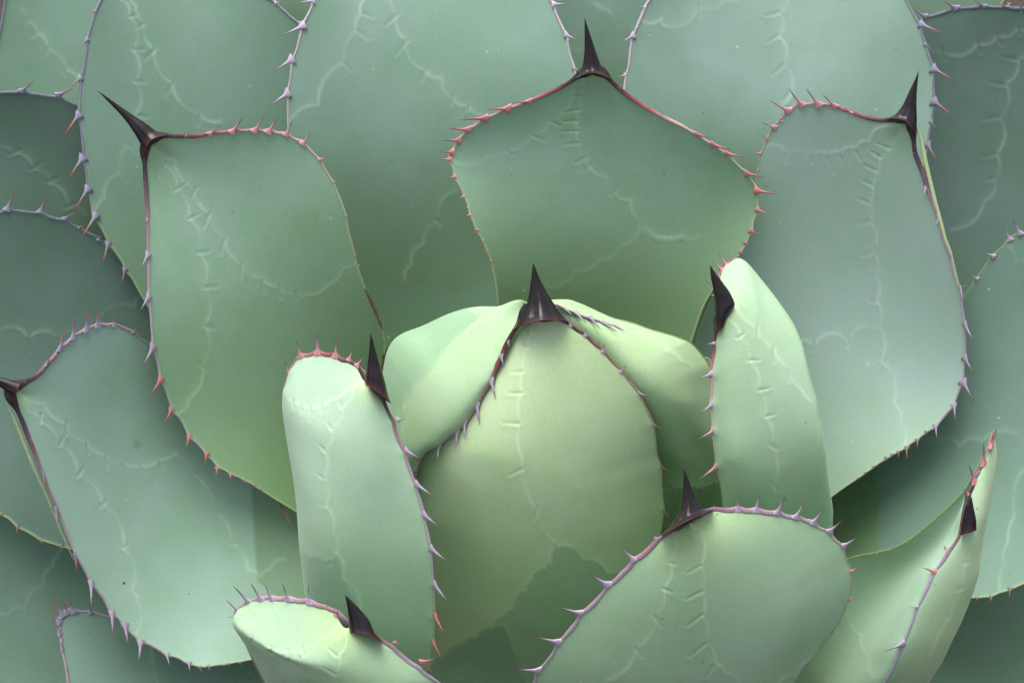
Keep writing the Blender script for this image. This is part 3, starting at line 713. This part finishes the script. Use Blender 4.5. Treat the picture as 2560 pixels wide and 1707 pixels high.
add_leaf(["C 1600,775,-260 1540,772 1450,790 1380,785 1280,755 1180,718 1100,692 1000,682 900,682 830,712 770,775,-350 720,832 680,900 650,970 625,1035 615,1100,-430 600,1200 560,1330 500,1568,-520 F 420,200 330,450,-600 230,700 180,900,-660 300,1400,-690", "C 1600,775,-260 1625,850 1640,1000 1690,1130 1720,1230 1770,1370,-290 1800,1470 1828,1568 F 1850,180 1890,330 1930,460 1950,580 1965,700,-370 1965,830 1960,960 1950,1060 1920,1130 1890,1210,-430 1840,1270 1790,1330 1730,1370 1650,1430 1560,1490,-480 1440,1560 I 1260,235,-540 1150,310 1070,370 950,450,-620 700,700,-680"],
         tint=0.48, bulge=[(0, 0), (.15, -35), (.5, -105), (1, -60)], keel=14, edges={0: 'pink', 1: 'lilac'}, edge_r=4.6, seed=27, bloom=.8, base_green_shade=(.60, 1.0),
         teeth=[(0, 'pink', "C 1220,738 1180,703 1115,695 1047,627 1010,685 938,593 900,685 818,597 810,725 710,668 768,792 755,775 722,835 652,805 678,908 643,890 632,1003 588,1003 615,1115 600,1122"),
                (1, 'lilac', "C 1640,1000 1622,1003 1710,1230 1698,1280 1790,1440 1778,1475 F 1865,200 1866,245 1935,440 1953,518 1965,680 2015,785 1965,900 2018,992 1955,1060 2020,1175 1895,1210 1905,1303 1775,1342 1778,1422"), (1, 'brown', "F 1708,1380 1710,1405 1655,1435 1657,1490 1585,1485 1583,1555 1532,1512 1533,1550 1485,1530 1485,1552 1445,1550 1445,1578 I 1365,155 1365,175 1310,195 1308,210 1260,232 1255,245")],
         prints=[("C 1540,800 1470,960 1410,1040 1385,1110 1360,1210 1340,1320 1340,1445 F 1360,210 1380,370 1385,530 1400,700 1410,920 1500,1200 1545,1330 1555,1500", -.18), ("C 1500,830 1340,930 1255,975 1155,1005 1075,1015 960,1020 800,1020 690,955 630,1000", .24), ("F 860,830 980,820 1210,805 1400,715", -.3)],
         dents="C 1470,970 1395,940 1415,1030 1350,990 1385,1115 1310,1082 1360,1210 1290,1175 1340,1325 1270,1300 1340,1445 1280,1470 F 1360,210 1300,235 1385,530 1340,535 1340,930 C 1400,1010 1255,985 1285,1050 1150,1010 1170,1080 1070,1020 1085,1085 955,1020 965,1075 795,1010 800,1070 F 980,810 975,855 1210,795 1205,835 1415,890 1410,950",
         spine=("C 1450,778 1512,752 1560,690 1600,600 1640,520 1665,462", "C 1642,890 1653,800 1650,700 1650,620 1657,540 1665,462"), hollow=20,
         rims=[("C 1645,815,-275 1668,870 1690,960 1710,1060 1740,1190 1775,1330 1812,1460 1840,1568,-315 F 1870,200 1905,340 1940,480,-345", (0.34, 0.43, 0.22), 5.5)])
add_leaf(["D 60,1105,-110 60,1140 110,1230 150,1320 190,1430,-150 230,1520 G 240,100 280,200 340,350,-210 380,430 420,540 460,640 500,740 560,840 600,920,-300 640,970 690,1030 720,1100 790,1160 860,1250 940,1300,-390 1010,1330 1070,1370 1150,1395 1220,1430 1290,1455,-450 1370,1455 1480,1440 1600,1420 1700,1405,-540 1900,1370 2150,1300,-640", "D 60,1105,-110 130,1072 200,1045 260,1000 320,930 380,860 440,800 510,745,-230 570,712 640,690 700,685 770,690 830,715 880,745 940,790 980,815,-440 1150,1000 1350,1300,-600 G 1650,150 1950,370,-650 2050,560 2150,700,-690 2300,900,-700"],
         tint=0.30, bulge=[(0, 0), (.15, -25), (.5, -80), (1, -40)], keel=12, edges={0: 'lilac', 1: 'lilac'}, edge_r=4.8, seed=28, bloom=.5, base_green_shade=(.74, 1.0),
         teeth=[(1, 'red', "D 305,945 327,888 395,840 417,730 480,765 485,640 568,715 572,588 637,690 636,590 745,688 752,622 868,738 893,700"),
                (0, 'red', "D 200,1430 212,1448 G 278,190 293,262 365,430 377,530 490,735 503,825"), (0, 'lilac', "G 595,915 600,1058 730,1110 742,1252 815,1190 838,1315 918,1300 912,1432 1090,1380 1105,1450 1235,1435 1238,1495"), (0, 'brown', "G 1303,1460 1318,1495 1358,1455 1372,1485 1470,1445 1460,1460 1490,1440 1498,1455 1565,1430 1572,1445")],
         prints=[("D 110,1110 290,1200 430,1330 570,1450 G 690,80 800,120 920,150 1040,110 1150,60 1230,110", .16), ("D 120,1180 180,1250 270,1330 390,1470 G 510,210 670,400 810,690 870,960 900,1030 890,1240", -.15), ("G 1160,80 1250,200 1390,440 1510,660 1620,830 1700,880 1760,830 1860,760", -.16)],
         dents="D 270,1270 262,1325 435,1320 438,1400 G 565,0 580,70 690,80 705,165 800,130 828,215 910,145 950,215 1040,120 1060,185 D 390,1470 415,1415 G 505,215 555,150 655,415 700,370 800,680 845,660 880,960 940,1015 1230,195 1280,210 1370,430 1425,465 1490,640 1540,670",
         zones=[("G 1640,240 1960,420 2000,1000 1900,1100 1680,900", -0.65)],
         spine=("D 90,1155 30,1110 -60,1050 -150,1000", "D 140,1062 60,1040 -30,1020 -150,1000"),
         rims=[("D 40,1190,-130 90,1290 150,1440 200,1568,-180 G 215,150 280,290 350,450,-240 400,580 450,690 480,760,-280", (0.33, 0.42, 0.24), 4.8)])
# ---- heart of the rosette
add_leaf(["E 1800,900,-420 1700,1300 H 1900,300,-450 1900,1200,-600", "E 1800,900,-420 F 300,900,-430 I 420,200,-480 400,900,-600"],
         tint=0.55, bulge=[(0, 0), (.5, 30), (1, 0)], cell=10, edges={0: 'green', 1: 'green'}, seed=29, base_green_shade=(.2, .7), tip_yellow=0)
add_leaf(["E 1380,600,60 1420,700 1600,1000,-110 1750,1300,-220 1850,1568,-300 H 1900,250,-380 1880,340,-390", "E 1380,600,40 1600,640,10 1850,800,-25 2050,1000,-35 2200,1200,-90 2280,1400,-190 2290,1568,-250 H 2200,150,-330 1900,340,-370", "E 1380,600,60 1430,522,30 1550,522,-20 1640,556,-60 1800,632,-120 1960,672 2100,722,-190 2250,762 2330,795,-250 F 155,780 225,850 300,950,-330 330,1100,-350 400,1400,-370 I 400,150,-360 370,240,-350 320,262 250,288 100,290 0,282,-340 H 2160,290 1900,350,-360"],
         tint=0.75, edges={2: 'green'}, edge_r=4, seed=30, base_green_shade=(.60, 1.1), tip_yellow=0, tooth_push=2, thick=20,
         teeth=[(2, 'brown', "I 45,285 75,325 205,290 215,308 255,290 272,325 325,255 335,275")],
         prints=[("E 1990,735 2080,770 2200,860 2280,920 F 190,970", -.12), ("F 10,850 110,920 190,970 200,1010", -.15)])
add_leaf(["E 1400,560,70 1470,556 1560,595 1650,632,6 1730,655 1800,678 1870,700 1910,712,-88 2000,750,-145", "E 1400,560,70 1425,520,44 1550,519,-8 1640,552,-46 1750,602 1850,648,-122 1930,690 2000,750,-115"],
         tint=0.78, edges={0: 'longband'}, edge_r=2.6, seed=31, base_green_shade=(2, 3), tip_yellow=0, tooth_push=1, thick=1, wob=0, edge_end=.9,
         teeth=[(0, 'lilac', "E 1530,585 1573,626 1600,612 1662,672 1690,640 1755,710 1780,672 1858,730 1850,690 1908,722")])
add_leaf(["E 1340,640,60 1240,700,48 1100,900,0 780,1250,-105 450,1500,-240 H 250,400,-390 250,1000,-520 400,1900,-700", "E 1340,640,60 1310,900,70 1250,1300,58 1230,1568,45 H 1300,500,-50 1350,1000,-230 1300,1568,-560 1300,2000,-760", "E 1340,640,65 1480,640 1560,695 1650,750,40 1780,868 1890,988 2000,1122,-35 2060,1240 2100,1332 2113,1420 2122,1520,-150 H 2118,60 2145,140 2152,200 2155,280 2165,400 2165,480,-310 2150,560 2050,1000,-450 1800,1568,-620 1600,2000,-760"],
         tint=0.82, edges={2: 'pink'}, edge_r=3.2, seed=32, bloom=.04, base_green_shade=(.72, 1.6), tip_yellow=.05, cell=4.2,
         teeth=[(2, 'lilac', "E 1555,690 1557,637 1652,752 1660,703 1768,858 1783,808 1888,992 1920,952 2008,1132 2055,1147"), (2, 'brown', "E 2098,1338 2142,1355 H 2150,155 2193,177 2162,440 2205,488")],
         prints=[("E 1310,670 1305,740 1280,830 1250,990 1240,1130 1230,1320 1245,1568 H 1250,180 1340,440 1475,660", .10), ("H 1050,1200 1120,1130 1190,1080 1200,1020 1270,960 1300,900 1400,810 1430,790 1490,670 1640,760 1800,850 1950,900", -.2), ("H 650,1450 750,1380 850,1310 940,1270 1050,1200 1130,1190 1160,1250 1190,1350 1230,1480", .0)],
         dents="E 1280,830 1210,812 1245,990 1175,995 1240,1130 1145,1130 1220,1330 1115,1325 H 1240,170 1160,210 1345,420 1315,500 1475,660 1440,760 1640,770 1650,830 1410,800 1415,840",
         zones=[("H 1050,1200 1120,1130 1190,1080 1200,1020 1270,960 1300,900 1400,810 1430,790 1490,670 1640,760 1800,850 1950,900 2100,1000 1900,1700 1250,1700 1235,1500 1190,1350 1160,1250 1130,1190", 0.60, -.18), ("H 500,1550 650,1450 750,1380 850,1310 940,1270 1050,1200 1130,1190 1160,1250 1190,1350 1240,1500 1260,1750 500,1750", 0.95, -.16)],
         spine=("E 1188,712 1225,640 1270,560 1290,470 1300,390 1313,280", "E 1545,665 1492,608 1440,530 1390,450 1350,370 1330,310 1313,280"), spine_thick=.75, hollow=12)
add_leaf(["E 1290,560,20 1250,600,-60 1050,650,-200 900,650,-300 600,780,-400 450,900,-430 430,1200,-480 H 400,600,-600 400,1700,-760", "E 1290,560,40 1260,532,20 1170,548,-50 1090,580,-110 960,574,-190 870,582,-230 750,622 600,692 470,742,-310 400,790 365,860,-340 345,1000,-360 335,1200,-380 H 300,0,-420 200,700,-560 250,1700,-720", "E 1290,560,20 1150,700,5 950,950,5 750,1150,-30 550,1400,-90 H 300,200,-260 200,900,-450 300,1700,-700", "E 1290,560,70 1235,650 1190,725 1142,795 1110,880 1072,950 1042,1040,12 990,1130 942,1220 890,1290 842,1358,-50 790,1395 740,1430 690,1478 640,1492 600,1520 572,1560,-150 H 550,180 500,500,-300 450,1100,-460 600,1900,-700"],
         zones=[("E 300,1500 300,900 470,700 870,560 960,640 780,805 690,930 550,1090 470,1220 430,1500", .6)], tint=0.66, stations=[0, .12, .6, 1], edges={3: 'pink'}, edge_r=5, seed=33, base_green_shade=(.6, 1.1), tip_yellow=0, thick=16, tooth_push=3,
         teeth=[(3, 'lilac', "E 1150,795 1157,832 1105,890 1122,957 1038,1050 1067,1157 945,1210 963,1323 865,1325 866,1422 815,1390 813,1482 697,1478 686,1563"), (3, 'brown', "E 575,1540 553,1612 H 545,190 540,218")],
         prints=[("E 1000,650 870,740 780,810 690,930 550,1090 470,1220 430,1300", .1)])
add_leaf(["E 250,1080,50 210,1000 180,972 130,938 60,918,15 D 2200,892 2130,882,5 2070,868 2020,888 1965,892 1935,915 1915,955 1888,995,-25 1868,1055 1852,1110,-65 1875,1200,-170 1950,1400,-260 G 2050,300,-380 2150,900,-460 2200,1400,-520", "~E 250,1080,62 205,1050 D 2310,1070,55 2250,1115 2160,1172 2100,1205 2030,1220,45 1970,1203 1915,1178 1875,1160,0 1862,1240 1870,1330,-15 1880,1450 1895,1568,-45 G 1920,250 1942,450 1947,600,-110 1960,720 1975,850 1985,960 1995,1020,-200 2050,1250 2130,1568,-360", "E 250,1080,66 240,1200 200,1400,85 170,1568,85 H 150,300,65 160,700,25 200,1100,-60 250,1400,-170 300,1700,-400", "E 250,1080,55 320,1150 360,1240 400,1340,35 430,1440 H 450,20 500,150,25 540,270 580,390 605,500 628,610 650,740,-20 657,850 666,960 668,1050 671,1130 668,1210,-120 660,1310 645,1380 638,1450 620,1490,-220 560,1700,-400"],
         tint=0.55, stations=[0, .25, .65, 1], edges={0: 'pink', 3: 'lilac'}, edge_r=5.2, seed=34, bloom=.3, base_green_shade=(1.2, 1.8), edge_end=.93, cell=4.2,
         teeth=[(0, 'pink', "D 1885,990 1860,933 1930,935 1925,922 1965,890 1933,795 2075,868 2070,752 2190,888 2200,790 2280,912 2305,843 E 165,950 208,893"), (0, 'rose', "D 1852,1120 1828,1115"),
                (3, 'lilac', "E 430,1305 480,1297 485,1510 575,1555 H 550,270 648,335 600,470 692,538 648,690 738,768 668,925 752,1028"), (3, 'rose', "H 672,1130 733,1243 660,1300 710,1398 628,1455 650,1505")],
         prints=[("D 1858,1120 1918,1175 1970,1203 2030,1222 2100,1205 2160,1172 2250,1115 2345,1055", .22), ("E 190,1050 D 2310,1100 2235,1225 2165,1365 2120,1510 G 2115,220 2125,410 2175,590 2200,720 2240,880 2352,1090", -.16), ("G 1945,630 2015,730 2085,735 2155,755 2200,720", .25)],
         dents="D 1915,1175 1918,1230 1970,1205 1972,1260 2030,1220 2028,1310 2100,1200 2105,1260 2230,1220 2215,1170 2165,1365 2140,1325 2120,1505 2090,1470 G 2110,225 2080,210 2120,405 2095,410 2160,740 2160,800",
         zones=[("G 1940,640 2015,735 2085,737 2155,757 2200,725 2240,880 2300,1000 2380,1130 2380,1600 1900,1600", 0.5)],
         spine=("E 212,1060 225,980 240,880 247,800 252,740", "E 388,1200 366,1145 348,1060 320,960 290,860 270,790 252,740"))
add_leaf(["F 380,620,62 345,700 337,830 312,960 318,1060 312,1180,30 316,1300 321,1400 333,1500 337,1560,0 I 337,120 347,170 365,250 379,340 383,420,-90 390,600 400,900,-350", "F 380,620,75 420,760 450,1000,85 480,1300 500,1560,55 I 530,200 560,420,-30 600,900,-320", "F 380,620,75 480,575 540,640 600,700 655,770,60 705,835 770,975 810,1110,60 835,1250 850,1500,30 I 870,100 890,400,-70 890,900,-330", "F 380,620,60 400,480 440,360 500,285,-30 520,268 570,310 640,390,-28 700,470 760,560 810,640,-25 850,740 880,860 910,980 960,1130,-20 982,1250 1002,1370 1022,1500,-50 I 1025,90 1042,220 1060,340,-150 1073,420 1070,520,-280 1050,900,-420", "F 380,620,55 365,460 365,385 385,350 400,312 440,287 480,262 510,262,-60 520,330,-120 540,500,-200 600,800,-260 700,1200,-320 I 750,300,-420 750,900,-520"],
         tint=0.58, stations=[0, .22, .5, .82, 1], edges={0: 'pink', 4: ('pink', .22)}, edge_r=5.5, seed=35, bloom=.25, base_green_shade=(1.2, 1.8), edge_end=.85, cell=4.2,
         teeth=[(0, 'lilac', "F 328,805 283,808 312,1005 225,1035 318,1205 237,1258"), (0, 'pink', "F 328,1375 230,1428 I 345,155 235,232"),
                (4, 'pink', "F 385,330 318,270 412,298 353,225 460,278 425,222 490,266 468,227 368,372 337,352 340,422 278,405 340,495 300,490")],
         prints=[("F 470,560 600,700 720,840 815,970 900,1110 962,1185", .10), ("F 430,660 500,770 560,920 620,1110 660,1280 700,1480 I 715,290 690,420", -.14)],
         dents="F 480,770 528,740 555,915 622,915 620,1110 690,1098 665,1280 720,1270 700,1470 745,1500 I 720,270 745,320 F 610,690 613,760 715,830 720,930 815,980 820,1055",
         spine=("F 337,730 336,640 335,550 320,450 305,370 300,290", "F 390,700 412,645 470,555 430,470 370,390 325,330 300,290"), spine_thick=.7)
# ---- front leaves, seen from behind
add_leaf(["I 2150,-70,110 2100,60 2050,160 1990,270 1945,335,40 1850,430 1760,510,-60 1700,560 1600,640 1500,690,-180 1400,717 1300,732 1210,752,-300 1000,900,-380 800,1150,-450 700,1700,-600", "I 2150,-70,110 2080,150 1980,400,60 1850,620,-20 1600,900,-130 1300,1250,-250 1050,1568,-350 900,2000,-550", "I 2150,-70,120 2110,80 2060,190 2015,280,165 1985,370 1960,480 1935,600,190 1880,690 1812,785 1755,870 1702,980,180 1642,1110 1585,1260 1532,1370,150 1490,1480 1440,1568,110 1350,1750,20 1200,2100,-200", "I 2150,-70,120 2110,200,150 2070,500,170 1960,900,160 1800,1300,110 1650,1568,50 1400,2100,-250", "I 2150,-70,110 2172,40 2174,110 2160,230 2130,400 2092,600,110 2070,720 2060,850 2030,950 1990,1060,80 1940,1180 1880,1300 1820,1430 1730,1568,-20 1500,2000,-300"],
         tint=0.42, tint_side=(.68, .80, .74), stations=[0, .35, .7, .85, 1], edges={0: 'green', 2: 'folded'}, edge_r=5.5, seed=36, base_green_shade=(.6, 1.0), tip_yellow=0, wob=3, thick=25,
         teeth=[(2, 'rose', "I 1765,840 1695,815 1840,690 1825,668 2030,250 1998,148 1990,335 1955,295 2090,130 2085,12 2062,185 2060,155 2130,20 2150,-60 2138,20 2172,-88"), (2, 'lilac', "I 1560,1310 1455,1360 1655,1070 1608,1072"), (0, 'brown', "I 1500,692 1498,678 1590,648 1590,634 1430,710 1428,698 1385,720 1383,706 1330,728 1328,716")],
         prints=[("I 1980,780 1950,950 1870,1140 1740,1400", .06), ("I 1200,1100 1290,1260 1350,1400 1370,1530", .15)], dents="I 1980,780 1955,790 1950,945 1915,965 1850,1130 1860,1150",
         spine=("I 1935,600 1955,480 1970,410 2010,350", "I 2042,568 2040,500 2025,430 2010,350"), spine_d=(92, 110))
add_leaf(["G 2290,1200,320 2200,1105,300 2100,1068 2000,1038 1900,1025 1800,1017,245 1700,1024 1650,1034 1600,1064 1560,1100,190 1535,1142,180 1560,1200,120 1650,1400,40 1800,1700,-120 2000,2100,-300", "~G 2290,1200,330 2260,1235 2210,1240 2150,1265 2090,1295 2000,1330 1890,1355,300 1770,1335 1640,1270,260 1575,1230,230 1600,1275,225 1680,1370,215 1740,1450 1830,1568,180 2050,1900,-60 2200,2100,-200", "G 2290,1200,335 2300,1300 2290,1450,345 2330,1650,310 2600,2100,-50", "G 2290,1200,320 H 270,1248,310 400,1348 560,1478 700,1568,230 850,1700 1000,2100,-50"],
         tint=0.56, stations=[0, .3, .65, 1], edges={0: 'longband', 3: 'lilac'}, edge_r=6.6, seed=37, base_green_shade=(2, 3), tip_yellow=.2, cell=4.2,
         teeth=[(0, 'lilac', "G 1560,1095 1483,1037 1535,1140 1495,1132 1580,1080 1578,1062 1630,1045 1540,943 1705,1022 1645,925 1775,1018 1730,932 1885,1022 1850,930 2020,1040 2010,940"), (0, 'rose', "G 2140,1075 2140,1028 H 25,1125 40,1095"),
                (3, 'rose', "H 415,1300 432,1260 590,1430 668,1410")],
         prints=[("G 1560,1180 1645,1265 1770,1338 1890,1358 2000,1330 2090,1280 2210,1165", .2), ("G 2260,1235 2215,1390 2190,1510 2150,1600", -.15)],
         dents="G 1645,1260 1655,1310 1770,1330 1780,1385 1880,1350 1895,1440 1975,1335 1985,1385 2200,1390 2145,1340 2190,1510 2115,1465",
         spine=("H 115,1240 108,1150 100,1080 85,990", "H 335,1300 278,1240 240,1150 170,1070 120,1020 85,990"), hollow=8)
add_leaf(["I 165,520,330 60,560 H 2150,620,310 2050,715 1980,775 1900,850,260 1830,920 1770,980 1710,1050,215 1640,1110 1600,1170 1550,1230 1505,1280,165 1465,1340 1430,1395 1385,1450 1345,1500 1325,1568,100 1250,1750,20 1250,2200,-250", "I 165,520,345 240,700,330 250,1000,290 290,1300,225 330,1568,150 350,1800,60 300,2200,-200", "I 165,520,330 250,455 330,432 400,440 500,443 600,448 700,458,270 800,478 870,492 940,512 1000,548 1060,575 1110,625,190 1160,675 1185,735 1200,790 1220,835 1226,900,130 1215,1000 1190,1060 1150,1150,60 1100,1230 1050,1300 980,1390,-30 900,1480 850,1568,-110 700,1800,-220 500,2200,-400"],
         tint=0.50, stations=[0, .42, 1], edges={0: 'longband', 2: 'band'}, edge_r=6.8, seed=38, base_green_shade=(2, 3), tip_yellow=.24, cell=4.2,
         teeth=[(0, 'lilac', "H 2115,620 2102,590 1970,760 1895,688 1800,925 1690,862 1620,1110 1502,1083 1475,1300 1342,1268 1345,1485 1228,1480"),
                (2, 'lilac', "I 325,425 328,398 480,438 487,358 600,440 622,342 740,455 793,360 865,482 917,388 975,520 1040,433 1085,575 1155,513 1175,670 1258,625"), (2, 'rose', "I 1193,765 1208,765 1225,838 1283,810 1225,920 1237,918 1213,1018 1252,1022 1140,1175 1160,1175 1103,1232 1113,1234 1055,1300 1068,1300")],
         prints=[("I 230,560 240,810 245,970 250,1130 280,1300 330,1440 400,1500 500,1570", -.14), ("H 2225,560 2210,780 2170,950 2110,1130 1990,1340 1800,1550", -.16), ("I 740,1580 860,1510 985,1400", -.15)],
         dents="I 240,800 150,850 245,970 145,1020 250,1120 150,1195 270,1310 165,1395 330,1450 270,1530 230,590 200,600 H 2205,780 2250,795 2165,950 2225,975 2110,1130 2150,1200 1990,1340 2025,1400",
         spine=("I -20,608 35,545 90,470 115,400 125,300 130,165", "I 325,433 252,440 215,370 180,290 155,220 130,165"), spine_thick=.7, hollow=4)

# ------------------------------------------------------------------ ground and stem
def soil_material():
    m, nt, bs = new_mat('dark_gritty_soil')
    obj = nt.nodes.new('ShaderNodeTexCoord').outputs['Object']
    n1 = noise(nt, obj, 30, 6, 0.7); n2 = noise(nt, obj, 260, 4, 0.7)
    c = mixc(nt, n1, (0.030, 0.022, 0.016), (0.10, 0.075, 0.055))
    c = mixc(nt, maprange(nt, n2, 0.55, 0.75, 0, 0.8), c, (0.18, 0.15, 0.12))
    nt.links.new(c, bs.inputs['Base Color']); bs.inputs['Roughness'].default_value = 0.95
    bu = nt.nodes.new('ShaderNodeBump'); bu.inputs['Strength'].default_value = 0.9; bu.inputs['Distance'].default_value = 0.01
    nt.links.new(n2, bu.inputs['Height']); nt.links.new(bu.outputs[0], bs.inputs['Normal'])
    return m
M_SOIL = soil_material()
g = 161
r_ = np.sign(np.linspace(-1, 1, g)) * np.abs(np.linspace(-1, 1, g)) ** 4 * 60 + np.linspace(-1, 1, g) * 1.2
gx, gy = np.meshgrid(r_, r_, indexing='ij')
gz = 0.012 * np.sin(gx * 9 + 1) * np.sin(gy * 8) + rng.normal(0, 0.004, gx.shape)
soil = mesh_obj('soil', np.stack([gx, gy, gz], -1).reshape(-1, 3), grid_faces(g, g), M_SOIL)
soil['kind'] = 'structure'

def scrap_material():
    m, nt, bs = new_mat('dry_brown_leaf')
    obj = nt.nodes.new('ShaderNodeTexCoord').outputs['Object']
    c = mixc(nt, noise(nt, obj, 300, 4, 0.7), (0.05, 0.025, 0.015), (0.26, 0.16, 0.09))
    nt.links.new(c, bs.inputs['Base Color']); bs.inputs['Roughness'].default_value = 0.8
    return m
M_SCRAP = scrap_material()

def scrap(name, txt, width, label, cat, group=None, seed=0):
    """a curled shred of dead leaf lying along a line"""
    r = np.random.default_rng(seed)
    e = rail(txt, 26, 1.0, 2)
    t = np.linspace(0, 1, 26)
    T = np.gradient(e[:, :2], axis=0); T /= np.linalg.norm(T, axis=1)[:, None] + 1e-9
    nrm = np.stack([-T[:, 1], T[:, 0]], 1)
    w = width * (0.25 + 0.75 * np.sin(np.pi * t) ** .6) * (1 + 0.25 * r.normal(0, 1, 26))
    V = []
    for k in range(9):
        q = (k / 8 - .5) * 2
        V.append(np.concatenate([e[:, :2] + nrm * (q * w)[:, None], (e[:, 2] + 0.7 * w * q * q + r.normal(0, .8, 26))[:, None]], 1))
    top = np.stack(V)
    bot = top.copy(); bot[..., 2] -= 2.0
    A = world_pt(np.concatenate([top.reshape(-1, 3), bot.reshape(-1, 3)]))
    o = mesh_obj(name, A, np.concatenate([grid_faces(9, 26), grid_faces(9, 26, 9 * 26, True)]), M_SCRAP)
    o['label'] = label; o['category'] = cat
    if group:
        o['group'] = group
    return o

scrap('dry_leaf_scrap', "G 1815,375,-600 1850,430 1890,510 1935,590,-615", 2.5, 'dry brown leaf shred wedged beside the pale upright leaf, lower left of the heart', 'dead leaf', 'dead leaf shreds caught between the leaves', 1)
scrap('dry_leaf_scrap', "E 215,450,-455 255,540 300,640 330,720,-520", 4, 'dark brown dead leaf crumbs along the right edge of the big left leaf', 'dead leaf', 'dead leaf shreds caught between the leaves', 2)
scrap('dry_leaf_scrap', "E 365,830,-300 345,900 335,960 330,1010,-330", 6, 'short brown leaf crumb stuck behind the tip of the pale upright leaf', 'dead leaf', 'dead leaf shreds caught between the leaves', 3)
scrap('dirt_speck', "G 803,908,-262 808,912 812,918 818,922,-262", 3.0, 'tiny dark speck of dirt lying on the wide lower left leaf', 'dirt speck', None, 4)

c0 = Vector(world_pt(np.array([1340, 1430, -640.])))
V, F = [], []
prof = [(0.048, -0.02), (0.046, 0.02), (0.040, c0.z * .45), (0.026, c0.z * .7), (0.012, c0.z * .85)]
for r, z in prof:
    for k in range(24):
        a = 2 * math.pi * k / 24
        V.append((c0.x + r * math.cos(a), c0.y + r * math.sin(a), z))
for i in range(len(prof) - 1):
    for k in range(24):
        F.append((i * 24 + k, i * 24 + (k + 1) % 24, (i + 1) * 24 + (k + 1) % 24, (i + 1) * 24 + k))
data = np.tile(np.array([[0.5, 0, 0, 1.0]]), (len(V), 1))
mesh_obj('stem', V, F, M_LEAF, plant, {'leaf_data': data, 'leaf_place': data * 0})
